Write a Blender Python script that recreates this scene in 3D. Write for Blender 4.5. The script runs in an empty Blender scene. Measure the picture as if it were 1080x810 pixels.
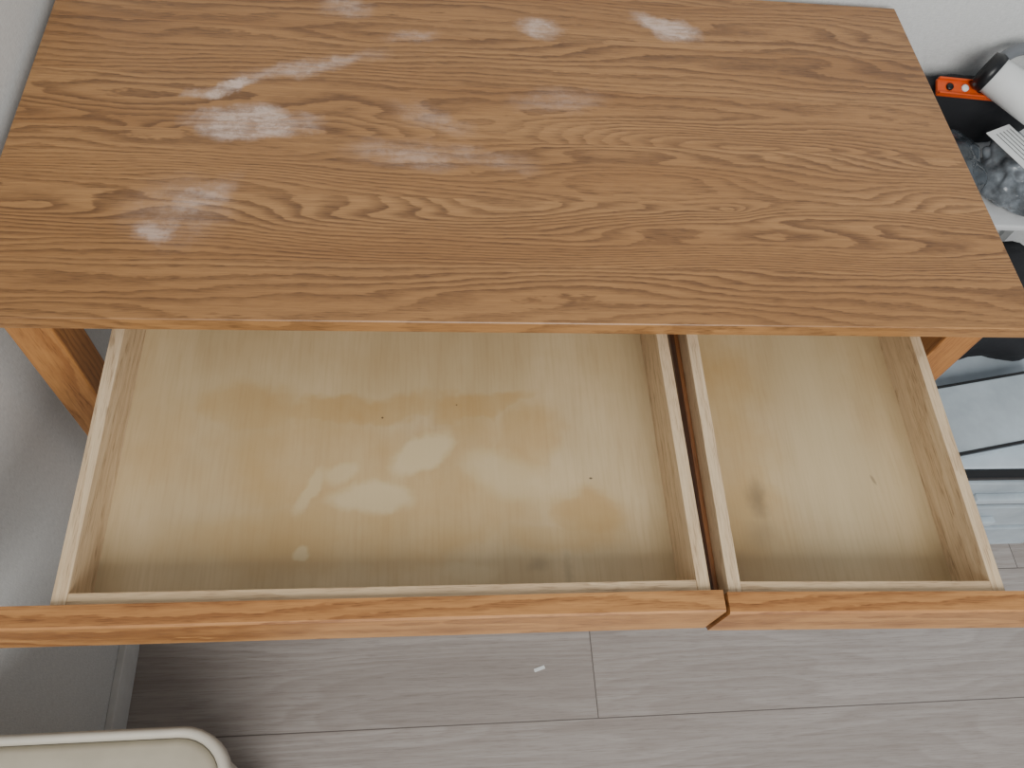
import bpy, bmesh, math, random
from mathutils import Vector, Euler, Matrix, noise
random.seed(4)
H=0.776   # table-top height; helper coordinates below are relative to the table top
D2R=math.pi/180
scn=bpy.context.scene
col=scn.collection
# ------------------------------------------------------------------ nodes
class NT:
    def __init__(s,name):
        s.m=bpy.data.materials.new(name); s.m.use_nodes=True
        s.t=s.m.node_tree; s.t.nodes.clear()
        s.out=s.t.nodes.new('ShaderNodeOutputMaterial')
        s.b=s.t.nodes.new('ShaderNodeBsdfPrincipled')
        s.t.links.new(s.b.outputs[0],s.out.inputs[0])
        s._tc=None
    def set(s,sock,v):
        if hasattr(v,'is_output'): s.t.links.new(v,sock)
        elif v is not None:
            if sock.type=='RGBA' and len(v)==3: v=(*v,1)
            sock.default_value=v
    def bs(s,**k):
        for n,v in k.items(): s.set(s.b.inputs[n.replace('_',' ')],v)
    def tc(s):
        if not s._tc: s._tc=s.t.nodes.new('ShaderNodeTexCoord')
        return s._tc.outputs['Object']
    def math(s,op,a,b=None,c=None,clamp=False):
        n=s.t.nodes.new('ShaderNodeMath'); n.operation=op; n.use_clamp=clamp
        s.set(n.inputs[0],a); s.set(n.inputs[1],b) ; s.set(n.inputs[2],c); return n.outputs[0]
    def sep(s,v):
        n=s.t.nodes.new('ShaderNodeSeparateXYZ'); s.set(n.inputs[0],v); return n.outputs
    def comb(s,x,y,z):
        n=s.t.nodes.new('ShaderNodeCombineXYZ')
        for i,v in enumerate((x,y,z)): s.set(n.inputs[i],v)
        return n.outputs[0]
    def vm(s,op,a,b=None):
        n=s.t.nodes.new('ShaderNodeVectorMath'); n.operation=op
        s.set(n.inputs[0],a); s.set(n.inputs[1],b); 
        return n.outputs['Value'] if op in('LENGTH','DOT_PRODUCT') else n.outputs[0]
    def mapping(s,v,loc=(0,0,0),rot=(0,0,0),sc=(1,1,1)):
        n=s.t.nodes.new('ShaderNodeMapping'); s.set(n.inputs[0],v)
        n.inputs[1].default_value=loc;n.inputs[2].default_value=rot;n.inputs[3].default_value=sc; return n.outputs[0]
    def noise(s,v,scale=1,detail=2,rough=.5,dist=0,color=False):
        n=s.t.nodes.new('ShaderNodeTexNoise'); s.set(n.inputs['Vector'],v)
        n.inputs['Scale'].default_value=scale;n.inputs['Detail'].default_value=detail
        n.inputs['Roughness'].default_value=rough;n.inputs['Distortion'].default_value=dist
        return n.outputs['Color' if color else 'Fac']
    def mr(s,v,a,b,c=0,d=1,smooth=False):
        n=s.t.nodes.new('ShaderNodeMapRange'); n.clamp=True
        if smooth:n.interpolation_type='SMOOTHSTEP'
        for i,x in enumerate((v,a,b,c,d)): s.set(n.inputs[i],x)
        return n.outputs[0]
    def mix(s,f,a,b,mode='MIX'):
        n=s.t.nodes.new('ShaderNodeMix'); n.data_type='RGBA'; n.blend_type=mode
        s.set(n.inputs[0],f); s.set(n.inputs[6],a); s.set(n.inputs[7],b); return n.outputs[2]
    def bump(s,h,st=.2,d=.001):
        n=s.t.nodes.new('ShaderNodeBump'); n.inputs['Strength'].default_value=st;n.inputs['Distance'].default_value=d
        s.set(n.inputs['Height'],h); s.t.links.new(n.outputs[0],s.b.inputs['Normal'])
    def blobs(s,L,off=(0,0),distort=.03,dscale=14):
        """L: (x,y,rx,ry,angle_deg,strength,softness)"""
        p=s.tc()
        d=s.vm('SUBTRACT',s.noise(p,dscale,4,.62,color=True),(.5,.5,.5))
        d=s.vm('MULTIPLY',d,(distort*2,distort*2,0))
        p=s.vm('MULTIPLY',s.vm('ADD',p,d),(1,1,0))
        res=None
        for x,y,rx,ry,a,st,so in L:
            n=s.t.nodes.new('ShaderNodeMapping'); n.vector_type='TEXTURE'; s.set(n.inputs[0],p)
            n.inputs[1].default_value=(x-off[0],y-off[1],0);n.inputs[2].default_value=(0,0,a*D2R);n.inputs[3].default_value=(rx,ry,1)
            l=s.vm('LENGTH',n.outputs[0])
            m=s.mr(l,1+so*.5,1-so,0,st,True)
            res=m if res is None else s.math('MAXIMUM',res,m)
        return res
def srgb(r,g,b):
    f=lambda c:((c/255+.055)/1.055)**2.4 if c>10 else c/255/12.92
    return (f(r),f(g),f(b))
def plain(name,c,rough=.5,metal=0,var=.06,scale=30,bump=0,**k):
    m=NT(name)
    n=m.noise(m.tc(),scale,3)
    m.bs(Base_Color=m.mix(m.mr(n,.3,.7),tuple(x*(1-var) for x in c),tuple(min(1,x*(1+var)) for x in c)),Roughness=rough,Metallic=metal)
    if bump: m.bump(n,bump,.002)
    if k: m.bs(**k)
    return m.m
def wood(name,dark,mid,light,axis='X',plank=None,rings=11,lin=90,rough=.42,seed=0.,knots=(),wear=(),ringk=.5,streak=.4,fig=None,coat=0):
    m=NT(name); x,y,z=m.sep(m.tc())
    u,v,w={'X':(x,y,z),'Z':(z,y,x),'Y':(y,x,z)}[axis]
    if plank:
        pid=m.math('FLOOR',m.math('DIVIDE',m.math('ADD',v,.013),plank))
    else: pid=m.math('MULTIPLY',w,1.)
    idz=m.math('ADD',m.math('MULTIPLY',pid,5.37),seed)
    vv=m.math('ADD',v,m.math('MULTIPLY',w,.6))
    n1=m.noise(m.comb(m.math('MULTIPLY',u,2.1),m.math('MULTIPLY',vv,12.5),idz),1,1.5,.4,.1)
    fld=m.math('MULTIPLY',n1,rings)
    # cathedral figure strength varies over the width
    if fig:
        a=m.math('ABSOLUTE',m.math('SUBTRACT',v,fig[0])); k=m.mr(a,fig[1]*.7,fig[1]*1.4,2.3,1.,True)
        fld=m.math('MULTIPLY',fld,k)
    else:
        n2=m.noise(m.comb(m.math('MULTIPLY',u,.8),m.math('MULTIPLY',vv,5.),m.math('ADD',idz,3.3)),1,1)
        fld=m.math('MULTIPLY',fld,m.mr(n2,.35,.65,.7,1.35))
    for kx,ky,kr in knots:
        n=m.t.nodes.new('ShaderNodeMapping'); n.vector_type='TEXTURE'; m.set(n.inputs[0],m.comb(u,v,0))
        n.inputs[1].default_value=(kx,ky,0); n.inputs[3].default_value=(kr*3.2,kr,1)
        l=m.vm('LENGTH',n.outputs[0])
        fld=m.math('ADD',fld,m.math('MULTIPLY',m.math('EXPONENT',m.math('MULTIPLY',l,-.8)),3.5))
    wob=m.noise(m.comb(m.math('MULTIPLY',u,20),m.math('MULTIPLY',vv,70),idz),1,3,.65)
    fld=m.math('ADD',m.math('ADD',fld,m.math('MULTIPLY',vv,lin)),m.math('MULTIPLY',wob,1.05))
    fr=m.math('FRACT',fld)
    ring=m.math('MULTIPLY',m.mr(fr,.2,.85,0,1,True),m.mr(fr,1.,.88,0,1,True))
    st=m.noise(m.comb(m.math('MULTIPLY',u,7),m.math('MULTIPLY',vv,330),idz),1,3,.65)
    pore=m.noise(m.comb(m.math('MULTIPLY',u,45),m.math('MULTIPLY',vv,900),idz),1,2,.5)
    big=m.noise(m.comb(m.math('MULTIPLY',u,1.2),m.math('MULTIPLY',vv,9),m.math('ADD',idz,9.)),1,2)
    poret=m.math('MULTIPLY',m.mr(pore,.5,.64),m.math('ADD',m.math('MULTIPLY',ring,.7),.3))
    c=m.mix(m.mr(big,.3,.7),mid,light)
    amp=m.noise(m.comb(m.math('MULTIPLY',u,2.),m.math('MULTIPLY',vv,16),m.math('ADD',idz,21.)),1,2)
    c=m.mix(m.math('MULTIPLY',m.math('MULTIPLY',ring,ringk),m.mr(amp,.32,.66,.3,1.)),c,dark)
    c=m.mix(m.math('MULTIPLY',m.mr(st,.38,.72),streak),c,dark)
    c=m.mix(m.math('MULTIPLY',poret,.55),c,tuple(q*.55 for q in dark))
    ro=rough
    if wear:
        mk=m.blobs(wear,distort=.028,dscale=18)
        sc=m.noise(m.comb(m.math('MULTIPLY',x,30),m.math('MULTIPLY',y,120),3.),1,5,.75)
        sp=m.noise(m.tc(),38,5,.7)
        mk=m.math('MULTIPLY',mk,m.math('MULTIPLY',m.mr(sc,.4,.54,.5,1),m.mr(sp,.4,.54,.5,1)),clamp=True)
        mk=m.math('MULTIPLY',mk,.92)
        c=m.mix(mk,c,srgb(216,192,178)); ro=m.mr(mk,0,1,rough,.75)
    m.bs(Base_Color=c,Roughness=ro,Coat_Weight=coat,Coat_Roughness=.3)
    m.bump(m.math('ADD',m.math('MULTIPLY',st,.4),m.math('MULTIPLY',poret,-1.)),.12,.0006)
    return m.m
# ------------------------------------------------------------------ geometry
def link(ob,parent=None,mat=None,smooth=False):
    col.objects.link(ob)
    if parent: ob.parent=parent
    if mat:
        for mm in (mat if isinstance(mat,(list,tuple)) else [mat]): ob.data.materials.append(mm)
    if smooth:
        for p in ob.data.polygons:p.use_smooth=True
    return ob
def empty(name,loc=(0,0,0),rot=(0,0,0),parent=None):
    e=bpy.data.objects.new(name,None); e.location=loc; e.rotation_euler=rot; e.empty_display_size=.05
    col.objects.link(e)
    if parent:e.parent=parent
    return e
def bm_box(bm,a,b,bev=.0,seg=2):
    r=bmesh.ops.create_cube(bm,size=1)
    vs=r['verts']
    for v in vs:
        v.co=Vector((a[i]+(v.co[i]+.5)*(b[i]-a[i]) for i in range(3)))
    if bev:
        es=list({e for v in vs for e in v.link_edges})
        bmesh.ops.bevel(bm,geom=es,offset=bev,segments=seg,affect='EDGES',profile=.6)
def box(name,a,b,mat,parent=None,bev=.0015,seg=2):
    bm=bmesh.new(); bm_box(bm,a,b,bev,seg)
    me=bpy.data.meshes.new(name); bm.to_mesh(me); bm.free()
    return link(bpy.data.objects.new(name,me),parent,mat)
def boxes(name,L,mat,parent=None):
    bm=bmesh.new()
    for it in L: bm_box(bm,it[0],it[1],it[2] if len(it)>2 else .001)
    me=bpy.data.meshes.new(name); bm.to_mesh(me); bm.free()
    return link(bpy.data.objects.new(name,me),parent,mat)
def rrect(cx,cy,hx,hy,r,n=8):
    P=[]
    for sx,sy,a0 in ((1,1,0),(-1,1,90),(-1,-1,180),(1,-1,270)):
        for i in range(n+1):
            a=(a0+90*i/n)*D2R
            P.append((cx+sx*(hx-r)+r*math.cos(a),cy+sy*(hy-r)+r*math.sin(a)))
    return P
def loft(name,rings,mat,parent=None,cap0=True,cap1=True,smooth=True):
    bm=bmesh.new(); R=[[bm.verts.new(p) for p in r] for r in rings]
    n=len(R[0])
    for a,b in zip(R,R[1:]):
        for i in range(n): bm.faces.new((a[i],a[(i+1)%n],b[(i+1)%n],b[i]))
    if cap0: bm.faces.new(R[0][::-1])
    if cap1: bm.faces.new(R[-1])
    bmesh.ops.recalc_face_normals(bm,faces=bm.faces)
    me=bpy.data.meshes.new(name); bm.to_mesh(me); bm.free()
    return link(bpy.data.objects.new(name,me),parent,mat,smooth)
def tube(name,pts,r,mat,parent=None,cyc=False):
    cu=bpy.data.curves.new(name,'CURVE');cu.dimensions='3D';cu.bevel_depth=r;cu.bevel_resolution=4;cu.use_fill_caps=True
    s=cu.splines.new('NURBS' ); s.points.add(len(pts)-1); s.order_u=3; s.use_endpoint_u=True; s.use_cyclic_u=cyc
    for i,p in enumerate(pts): s.points[i].co=(*p,1)
    ob=bpy.data.objects.new(name,cu); tmp=col.objects.link(ob)
    me=bpy.data.meshes.new_from_object(ob.evaluated_get(bpy.context.evaluated_depsgraph_get()))
    bpy.data.objects.remove(ob)
    return link(bpy.data.objects.new(name,me),parent,mat,True)
def crumple(name,c,s,mat,parent=None,amp=.25,freq=14,sub=4,seed=0):
    bm=bmesh.new(); bmesh.ops.create_icosphere(bm,subdivisions=sub,radius=1)
    for v in bm.verts:
        p=v.co.copy(); q=Vector((math.copysign(abs(p.x)**.7,p.x)*s[0],math.copysign(abs(p.y)**.7,p.y)*s[1],math.copysign(abs(p.z)**.7,p.z)*s[2]))
        k=noise.noise(q*freq+Vector((seed,0,0)))+.6*abs(noise.noise(q*freq*2.3+Vector((0,seed,0))))
        v.co=Vector(c)+q*(1+amp*k)
        if v.co.z<c[2]-s[2]*.8: v.co.z=c[2]-s[2]*.8
    me=bpy.data.meshes.new(name); bm.to_mesh(me); bm.free()
    return link(bpy.data.objects.new(name,me),parent,mat,True)
T=lambda x,y,z:(x,y,z+H)
# ------------------------------------------------------------------ materials
dk,md,lt=srgb(96,61,31),srgb(162,115,67),srgb(184,137,86)
wear=[(.827,.52,.05,.024,-25,1.,.5),(.64,.508,.03,.022,-10,.85,.6),(.465,.473,.035,.014,15,.5,.9),(.37,.53,.035,.02,0,.5,.8),
(.235,.358,.05,.013,25,1.,.45),(.33,.402,.085,.016,18,.7,.9),(.275,.297,.078,.027,0,.9,.45),(.49,.315,.05,.02,-25,.35,.9),
(.46,.25,.07,.022,-5,.45,.9),(.55,.25,.06,.018,-10,.3,.9),(.185,.12,.024,.02,10,.65,.6),(.225,.175,.045,.022,40,.55,.7),(.655,.36,.06,.02,5,.3,.9),(.20,.15,.05,.05,40,.3,1.)]
M_top=wood('oak_tabletop',dk,md,lt,'X',plank=.098,rings=10,lin=70,wear=wear,knots=[(.85,.177,.009)],rough=.4,ringk=.7,fig=(.21,.10),coat=.1)
M_oakx=wood('oak_front',srgb(118,70,32),srgb(178,124,70),srgb(196,146,90),'X',rings=6,lin=60,seed=4,ringk=.65)
M_oakz=wood('oak_leg',srgb(128,74,34),srgb(174,118,62),srgb(190,134,76),'Z',rings=6,lin=70,seed=8)
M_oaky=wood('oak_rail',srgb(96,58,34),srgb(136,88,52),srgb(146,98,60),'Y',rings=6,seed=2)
M_side=wood('pale_wood_side',srgb(168,132,94),srgb(210,184,146),srgb(222,199,164),'Y',rings=6,lin=60,rough=.6,seed=1,ringk=.42,streak=.4)
M_sidex=wood('pale_wood_board',srgb(168,132,94),srgb(206,178,138),srgb(216,190,152),'X',rings=6,lin=60,rough=.6,seed=1,ringk=.4,streak=.35)
def ply(name,off,dark,pale,grey,marks):
    m=NT(name); x,y,z=m.sep(m.tc())
    fine=m.noise(m.comb(m.math('MULTIPLY',x,260),m.math('MULTIPLY',y,14),0),1,3,.6)
    fig=m.noise(m.comb(m.math('MULTIPLY',x,9),m.math('MULTIPLY',y,2.5),0),1,2,.5,1.)
    mott=m.noise(m.tc(),7,4,.6)
    c=m.mix(m.mr(fig,.3,.7),srgb(182,159,120),srgb(201,179,140))
    c=m.mix(m.math('MULTIPLY',m.mr(mott,.4,.7),.4),c,srgb(176,147,103))
    c=m.mix(m.math('MULTIPLY',m.mr(fine,.45,.75),.26),c,srgb(154,124,84))
    if dark: 
        b=m.blobs(dark,off,.055,9)
        c=m.mix(m.math('MULTIPLY',b,m.mr(m.noise(m.tc(),16,4,.6),.3,.62,.55,.95)),c,srgb(172,133,72))
    if pale: c=m.mix(m.blobs(pale,off,.022,14),c,srgb(201,182,143))
    if grey: c=m.mix(m.blobs(grey,off,.012,30),c,srgb(110,95,74))
    if marks: c=m.mix(m.blobs(marks,off,.001,30),c,srgb(60,40,28))
    m.bs(Base_Color=c,Roughness=.42); m.bump(fine,.05,.0005)
    return m.m
PL=(.45,0); PR=(.93,0)
M_plyL=ply('plywood_wide',PL,
 [(.28,-.05,.07,.035,0,.5,.5),(.40,-.045,.10,.02,8,.65,.4),(.54,-.03,.07,.018,15,.65,.4),(.36,-.11,.12,.07,0,.5,.5),(.33,-.19,.14,.045,5,.5,.6),(.48,-.17,.15,.06,10,.5,.45),(.585,-.08,.06,.045,60,.5,.45),(.655,-.17,.055,.035,-20,.6,.45),(.62,-.20,.09,.024,0,.5,.6),(.20,-.10,.04,.07,0,.3,.8),(.50,-.09,.08,.04,40,.5,.45),(.42,-.21,.08,.022,0,.4,.7)],
 [(.475,-.095,.042,.018,35,.75,.35),(.42,-.15,.045,.02,0,.7,.35),(.355,-.14,.011,.03,-20,.5,.4),(.53,-.235,.03,.01,0,.4,.4),(.355,-.205,.009,.006,0,.6,.4),(.57,-.125,.06,.028,-20,.5,.5),(.385,-.12,.02,.012,20,.5,.5)],
 [(.63,-.235,.006,.025,0,.3,.9),(.60,-.225,.014,.008,0,.3,.9)],
 [(.43,-.052,.0013,.0013,0,.8,.3),(.515,-.035,.0011,.0011,0,.6,.3),(.665,-.128,.002,.0012,0,.8,.3)])
M_plyR=ply('plywood_narrow',PR,[(.84,-.12,.05,.16,0,.5,.8),(.84,0,.06,.06,0,.55,.8)],[(.96,-.05,.05,.2,0,.45,.8)],  # left side's shadow painted into the plywood: dark at left, pale at right
 [(.858,-.15,.012,.022,0,.6,.9),(.855,-.19,.02,.02,0,.3,1.)],[(1.005,-.125,.002,.007,20,.4,.5)])
# wallpaper
def wallpaper(name):
    m=NT(name); x,y,z=m.sep(m.tc())
    h=m.math('ADD',x,y)
    a=m.noise(m.comb(m.math('MULTIPLY',h,900),0,m.math('MULTIPLY',z,90)),1,2)
    b=m.noise(m.comb(m.math('MULTIPLY',h,90),0,m.math('MULTIPLY',z,900)),1,2)
    f=m.math('ADD',a,b)
    m.bs(Base_Color=m.mix(m.mr(f,.7,1.3),srgb(200,201,199),srgb(224,225,223)),Roughness=.85); m.bump(f,.3,.0008); return m.m
M_wall=wallpaper('wallpaper')
def floormat():
    m=NT('vinyl_plank_floor'); p=m.tc()
    q=m.mapping(p,(-.788+.9,.297,0))
    n=m.t.nodes.new('ShaderNodeTexBrick'); n.offset=.5;n.offset_frequency=2
    m.set(n.inputs['Vector'],q); n.inputs['Scale'].default_value=1; n.inputs['Brick Width'].default_value=1.8;n.inputs['Row Height'].default_value=.245
    n.inputs['Mortar Size'].default_value=.0011;n.inputs['Mortar Smooth'].default_value=.4;n.inputs['Bias'].default_value=0
    n.inputs['Color1'].default_value=(0,0,0,1);n.inputs['Color2'].default_value=(1,1,1,1);n.inputs['Mortar'].default_value=(.5,.5,.5,1)
    fac=n.outputs['Fac']; idv=m.sep(n.outputs['Color'])[0]
    x,y,z=m.sep(p); iz=m.math('MULTIPLY',idv,13)
    n1=m.noise(m.comb(m.math('MULTIPLY',x,1.2),m.math('MULTIPLY',y,8),iz),1,2,.5,.2)
    fr=m.math('FRACT',m.math('ADD',m.math('MULTIPLY',n1,13),m.math('MULTIPLY',y,28)))
    rg=m.math('MULTIPLY',m.mr(fr,.1,.9),m.mr(fr,1,.85))
    st=m.noise(m.comb(m.math('MULTIPLY',x,5),m.math('MULTIPLY',y,150),iz),1,4,.65)
    fl=m.noise(m.comb(m.math('MULTIPLY',x,30),m.math('MULTIPLY',y,600),iz),1,2,.6)
    c=m.mix(m.mr(n1,.3,.7),srgb(164,156,150),srgb(182,174,168))
    c=m.mix(m.math('MULTIPLY',rg,.3),c,srgb(134,122,114))
    c=m.mix(m.math('MULTIPLY',m.mr(st,.4,.7),.45),c,srgb(132,120,112))
    c=m.mix(m.math('MULTIPLY',m.mr(fl,.52,.68),.32),c,srgb(114,102,95))
    c=m.mix(m.math('MULTIPLY',idv,.15),c,srgb(142,130,122))
    c=m.mix(m.math('MULTIPLY',fac,.85),c,srgb(78,69,65))
    m.bs(Base_Color=c,Roughness=.4); m.bump(m.math('SUBTRACT',m.math('MULTIPLY',st,.3),fac),.2,.0008)
    return m.m
M_floor=floormat()
M_white=plain('white_trim',srgb(225,225,222),.45)
# ------------------------------------------------------------------ room
WX=-.014; WY=.615
box('floor',(WX-.1,-3.,-.1),(3.4,WY+.1,0),M_floor,bev=0)
box('wall_left',(WX-.1,-3.,0),(WX,WY,2.45),M_wall,bev=0)
box('wall_back',(WX-.1,WY,0),(3.4,WY+.1,2.45),M_wall,bev=0)
box('baseboard_left',(WX,-3.,0),(WX+.012,WY-.012,.07),M_white,bev=.002)
box('baseboard_back',(WX,WY-.012,0),(3.4,WY,.07),M_white,bev=.002)
# ------------------------------------------------------------------ desk
desk=empty('desk')
box('tabletop',T(0,.006,-.020),T(1.2,.60,0),M_top,desk,.0025,3)
s=.0227; lw=.05; y0=.036
for i,(lx,ly) in enumerate(((s,y0),(1.2-s-lw,y0),(s,.58-lw),(1.2-s-lw,.58-lw))):
    box(f'leg_{i+1}',(lx,ly,0),(lx+lw,ly+lw,H-.0205),M_oakz,desk,.003)
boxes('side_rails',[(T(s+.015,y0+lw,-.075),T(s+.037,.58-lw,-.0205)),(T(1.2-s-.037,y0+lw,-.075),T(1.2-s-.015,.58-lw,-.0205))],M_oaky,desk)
box('back_rail',T(s+lw,.54,-.11),T(1.2-s-lw,.56,-.0205),M_oakx,desk)
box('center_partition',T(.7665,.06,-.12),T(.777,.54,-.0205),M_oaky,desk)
def drawer(nm,pv,x0,x1,f0,f1,rot,ply,runner):
    e=empty(nm,T(pv[0],pv[1],-.05),rot,desk)
    L=lambda x,y,z:(x-pv[0],y,z+.05)
    yf=-.274; yb=.19; t=.0135; zb=-.116
    box(nm+'_side_left',L(x0,yf,zb),L(x0+t,yb,-.05),M_side,e,.001)
    box(nm+'_side_right',L(x1-t,yf,zb),L(x1,yb,-.05),M_side,e,.001)
    box(nm+'_inner_front',L(x0+t,yf,zb),L(x1-t,yf+.012,-.0505),M_sidex,e,.001)
    box(nm+'_inner_back',L(x0+t,yb-.012,zb),L(x1-t,yb,-.0505),M_sidex,e,.001)
    box(nm+'_bottom',L(x0+t,yf+.012,-.1135),L(x1-t,yb-.012,-.1095),ply,e,0)
    # oak front with a slightly undercut lower edge
    prof=[(yf-.0003,-.0445),(yf-.0003,-.125),(yf-.012,-.125),(yf-.0215,-.115),(yf-.0215,-.0465),(yf-.0195,-.0445)]
    loft(nm+'_front',[[L(f0,a,b) for a,b in prof],[L(f1,a,b) for a,b in prof]],M_oakx,e,smooth=False)
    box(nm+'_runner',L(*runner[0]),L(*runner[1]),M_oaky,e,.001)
drawer('wide_drawer',PL,.1405,.7605,.0,.7705,(.8*D2R,0,-.4*D2R),M_plyL,((.7607,-.27,-.092),(.766,.18,-.076)))
drawer('narrow_drawer',(PR[0],-.009),.783,1.079,.779,1.2,(.4*D2R,0,-1.5*D2R),M_plyR,((.7775,-.27,-.092),(.7828,.18,-.076)))
# ------------------------------------------------------------------ waste bin (front left)
M_bin=plain('cream_plastic',srgb(190,184,170),.4)
M_binin=plain('beige_lining',srgb(168,160,142),.7,bump=.2)
bx,by_,hx,hy=.137,-.537,.144,.18; zt=.573
wb=empty('waste_bin')
def rr(i,z): return [(x,y,z) for x,y in rrect(bx,by_,hx-i,hy-i,.05-i*.5)]
loft('body',[rr(.03,.0),rr(.028,.004),rr(.006,zt-.03),rr(0,zt-.025),rr(0,zt-.003),rr(.003,zt),rr(.007,zt),rr(.009,zt-.004),rr(.010,zt-.012)],M_bin,wb,True,False)
loft('lid',[rr(.0102,zt-.02),rr(.0105,zt-.010),rr(.018,zt-.008),rr(.03,zt-.012),rr(.06,zt-.014)],M_binin,wb,True,True)
# ------------------------------------------------------------------ right side: drawer chest + stuff
def film(name,c,alpha=.5,rough=.15,bump=.3,bs=25,dk=.75):
    m=NT(name); n=m.noise(m.tc(),bs,4,.6); m.bs(Base_Color=m.mix(m.mr(n,.35,.65),tuple(q*dk for q in c),c),Roughness=rough,Alpha=alpha); m.bump(n,bump,.004); return m.m
M_clear=film('translucent_plastic',srgb(215,228,236),.6,.2,.1,8)
M_blk=plain('black_fabric',srgb(26,27,31),.8,bump=.3,scale=120)
M_blkp=plain('black_plastic',srgb(22,23,26),.35)
M_cont=plain('packed_contents',srgb(140,162,182),.6,var=.6,scale=14)
M_paper=plain('paper',srgb(228,230,229),.7,var=.03)
ch=empty('storage_drawer_chest')
cx0,cx1,cy0,cy1=1.26,1.72,.0,.40
boxes('frame',[((cx0,cy0+.01,.0),(cx0+.012,cy1,.345)),((cx1-.012,cy0+.01,0),(cx1,cy1,.345)),((cx0,cy1-.01,0),(cx1,cy1,.345)),
  ((cx0,cy0,.0),(cx1,cy1,.012)),((cx0,cy0,.115),(cx1,cy1,.125)),((cx0,cy0,.23),(cx1,cy1,.24)),((cx0,cy0+.012,.345),(cx1,cy1,.357),.004)],plain('chest_frame',srgb(196,208,216),.35),ch)
boxes('dark_lip',[((cx0,cy0-.004,.343),(cx1,cy0+.0115,.357),.003),((cx0,cy0-.002,.228),(cx1,cy0+.002,.238),.001)],M_blkp,ch)
for i,z0 in enumerate((.014,.128,.241)):
    boxes(f'tray_{i+1}',[((cx0+.015,cy0-.006,z0),(cx1-.015,cy0+.004,z0+.095),.003),((cx0+.16,cy0-.02,z0+.035),(cx0+.27,cy0-.006,z0+.055),.003),((cx0+.015,cy0+.004,z0),(cx1-.015,cy1-.02,z0+.004),.001)],M_clear,ch)
    boxes(f'contents_{i+1}',[((cx0+.03,cy0+.012,z0+.005),(cx0+.18,cy1-.04,z0+.06+.008*i),.01),((cx0+.19,cy0+.015,z0+.005),(cx1-.03,cy1-.04,z0+.05+.008*i),.01)],M_cont,ch)
dc=empty('document_case',(1.415,.098,.3578),(0,0,10*D2R))
boxes('shell',[((-.14,-.06,.0),(.15,.06,.003)),((-.14,-.06,.03),(.15,.06,.033)),((-.14,-.06,.003),(-.137,.06,.03)),((.147,-.06,.003),(.15,.06,.03)),((-.14,-.06,.003),(.15,-.057,.03)),((-.14,.057,.003),(.15,.06,.03))],M_clear,dc)
boxes('papers',[((-.12,-.05,.004),(.02,.05,.020),.0005),((.03,-.045,.004),(.13,.045,.016),.0005)],M_paper,dc)
boxes('edges',[((-.142,-.063,.026),(.152,-.058,.034),.001),((-.142,.058,.026),(.152,.063,.034),.001),((-.142,-.063,.026),(-.138,.063,.034),.001)],M_blkp,dc)
bag=crumple('black_backpack',(1.44,.30,.431),(.17,.085,.092),M_blk,None,.2,11,5,3)
# rack behind with clutter
rk=empty('storage_rack')
M_rack=plain('white_rack',srgb(215,216,216),.4)
zr=H-.235
boxes('posts',[((x,y,0),(x+.018,y+.018,zr)) for x in (1.235,1.73) for y in (.42,.585)],M_rack,rk)
boxes('shelves',[((1.235,.41,.15),(1.75,.608,.162),.003),((1.235,.365,zr),(1.75,.608,zr+.012),.003)],M_rack,rk)
zs=zr+.0125
M_grey=film('grey_film',srgb(84,91,97),.95,.12,.6,28,.3)
M_lgrey=film('clear_film',srgb(150,158,165),.92,.1,.6,28,.3)
M_or=plain('orange_plastic',srgb(216,84,30),.35)
crumple('plastic_package',(1.335,.455,zs+.042),(.072,.07,.045),M_grey,None,.35,14,5,7)
crumple('plastic_package.001',(1.468,.445,zs+.036),(.052,.062,.035),M_lgrey,None,.4,20,5,2)
crumple('black_pouch',(1.40,.575,zs+.055),(.14,.02,.068),M_blk,None,.15,16,5,5)
def add_label(n,loc,rot,sx,sy,mat):
    e=empty(n,loc,rot); boxes('sheet',[((-sx,-sy,0),(sx,sy,.0012),.0003)],mat,e)
    boxes('print',[((-sx*.8,sy*(.7-.3*k),.0013),(sx*(.7-.25*(k%2)),sy*(.70-.3*k)+.0012,.0016),.0) for k in range(5)],M_blkp,e)
add_label('shipping_label',(1.428,.442,zs+.100),(0,0,-65*D2R),.045,.027,M_paper)
oc=empty('orange_tool_case',(1.372,.548,zs+.118),(25*D2R,0,-4*D2R))
boxes('tray',[((-.06,-.014,0),(.06,.014,.008),.003),((-.06,-.014,.008),(.06,-.011,.014),.001),((-.06,.011,.008),(.06,.014,.014),.001)],M_or,oc)
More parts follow.
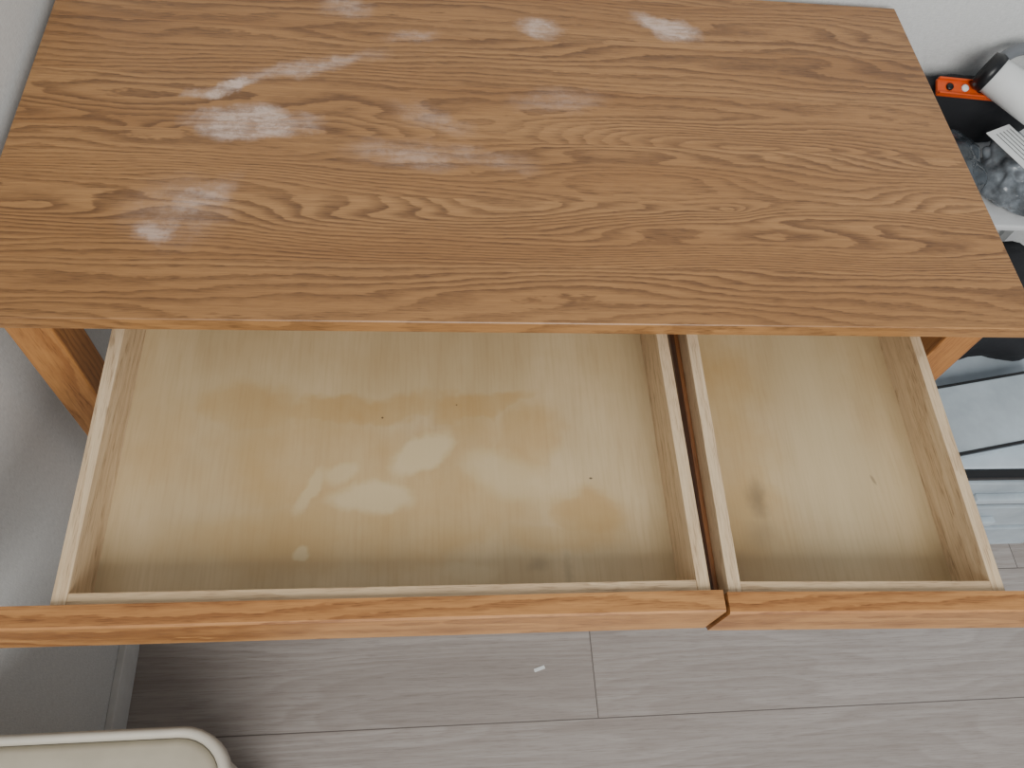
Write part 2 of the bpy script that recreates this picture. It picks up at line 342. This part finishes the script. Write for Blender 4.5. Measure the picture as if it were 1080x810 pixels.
for i in range(4):
    x=-.04+i*.026
    loft(f'peg_{i+1}',[[(x+r*math.cos(a*D2R*30),r*math.sin(a*D2R*30),z) for a in range(12)] for r,z in ((.006,.008),(.006,.011),(.004,.012))],M_paper if i%2 else M_blkp,oc)
hv=empty('handheld_vacuum',(1.405,.535,zs+.150),(0,8*D2R,-42*D2R))
def circ(x,r,n=24,oy=0,oz=0): return [(x,oy+r*math.cos(2*math.pi*i/n),oz+r*math.sin(2*math.pi*i/n)) for i in range(n)]
loft('body',[circ(-.024,.012),circ(-.022,.026),circ(-.018,.029),circ(.09,.031),circ(.15,.028),circ(.155,.01)],M_paper,hv)
loft('ring',[circ(-.036,.021),circ(-.038,.028),circ(-.027,.032),circ(-.018,.0305),circ(-.018,.01)],M_blkp,hv)
tube('handle',[(-.025,.02,.015),(-.02,.05,.03),(.03,.075,.04),(.10,.075,.03),(.14,.03,.02)],.010,plain('grey_plastic',srgb(110,113,117),.35),hv)
sp=empty('paper_scrap',(.69,-.21,.0005),(0,0,.3)); boxes('scrap',[((-.01,-.003,0),(.01,.003,.0006),.0001)],M_paper,sp)
# ------------------------------------------------------------------ light
w=bpy.data.worlds.new('World'); scn.world=w; w.use_nodes=True
w.node_tree.nodes['Background'].inputs[0].default_value=(.87,.93,1,1); w.node_tree.nodes['Background'].inputs[1].default_value=.43
def area(n,loc,tgt,sx,sy,p,c=(1,1,1)):
    l=bpy.data.lights.new(n,'AREA'); l.shape='RECTANGLE'; l.size=sx;l.size_y=sy;l.energy=p;l.color=c
    o=bpy.data.objects.new(n,l); o.location=loc; o.rotation_euler=(Vector(tgt)-Vector(loc)).to_track_quat('-Z','Y').to_euler(); col.objects.link(o)
area('window_light',(.95,-2.1,2.2),(.75,0,.6),1.8,1.3,72,(1,.99,.965))
# ------------------------------------------------------------------ camera
cam=bpy.data.cameras.new('camera'); cam.sensor_width=36; cam.sensor_fit='HORIZONTAL'; cam.lens=853.8/1080*36; cam.clip_start=.02
co=bpy.data.objects.new('camera',cam); co.location=(.4637,-.4857,.7189+H); co.rotation_euler=(.5274,-.1067,-.0598)
col.objects.link(co); scn.camera=co
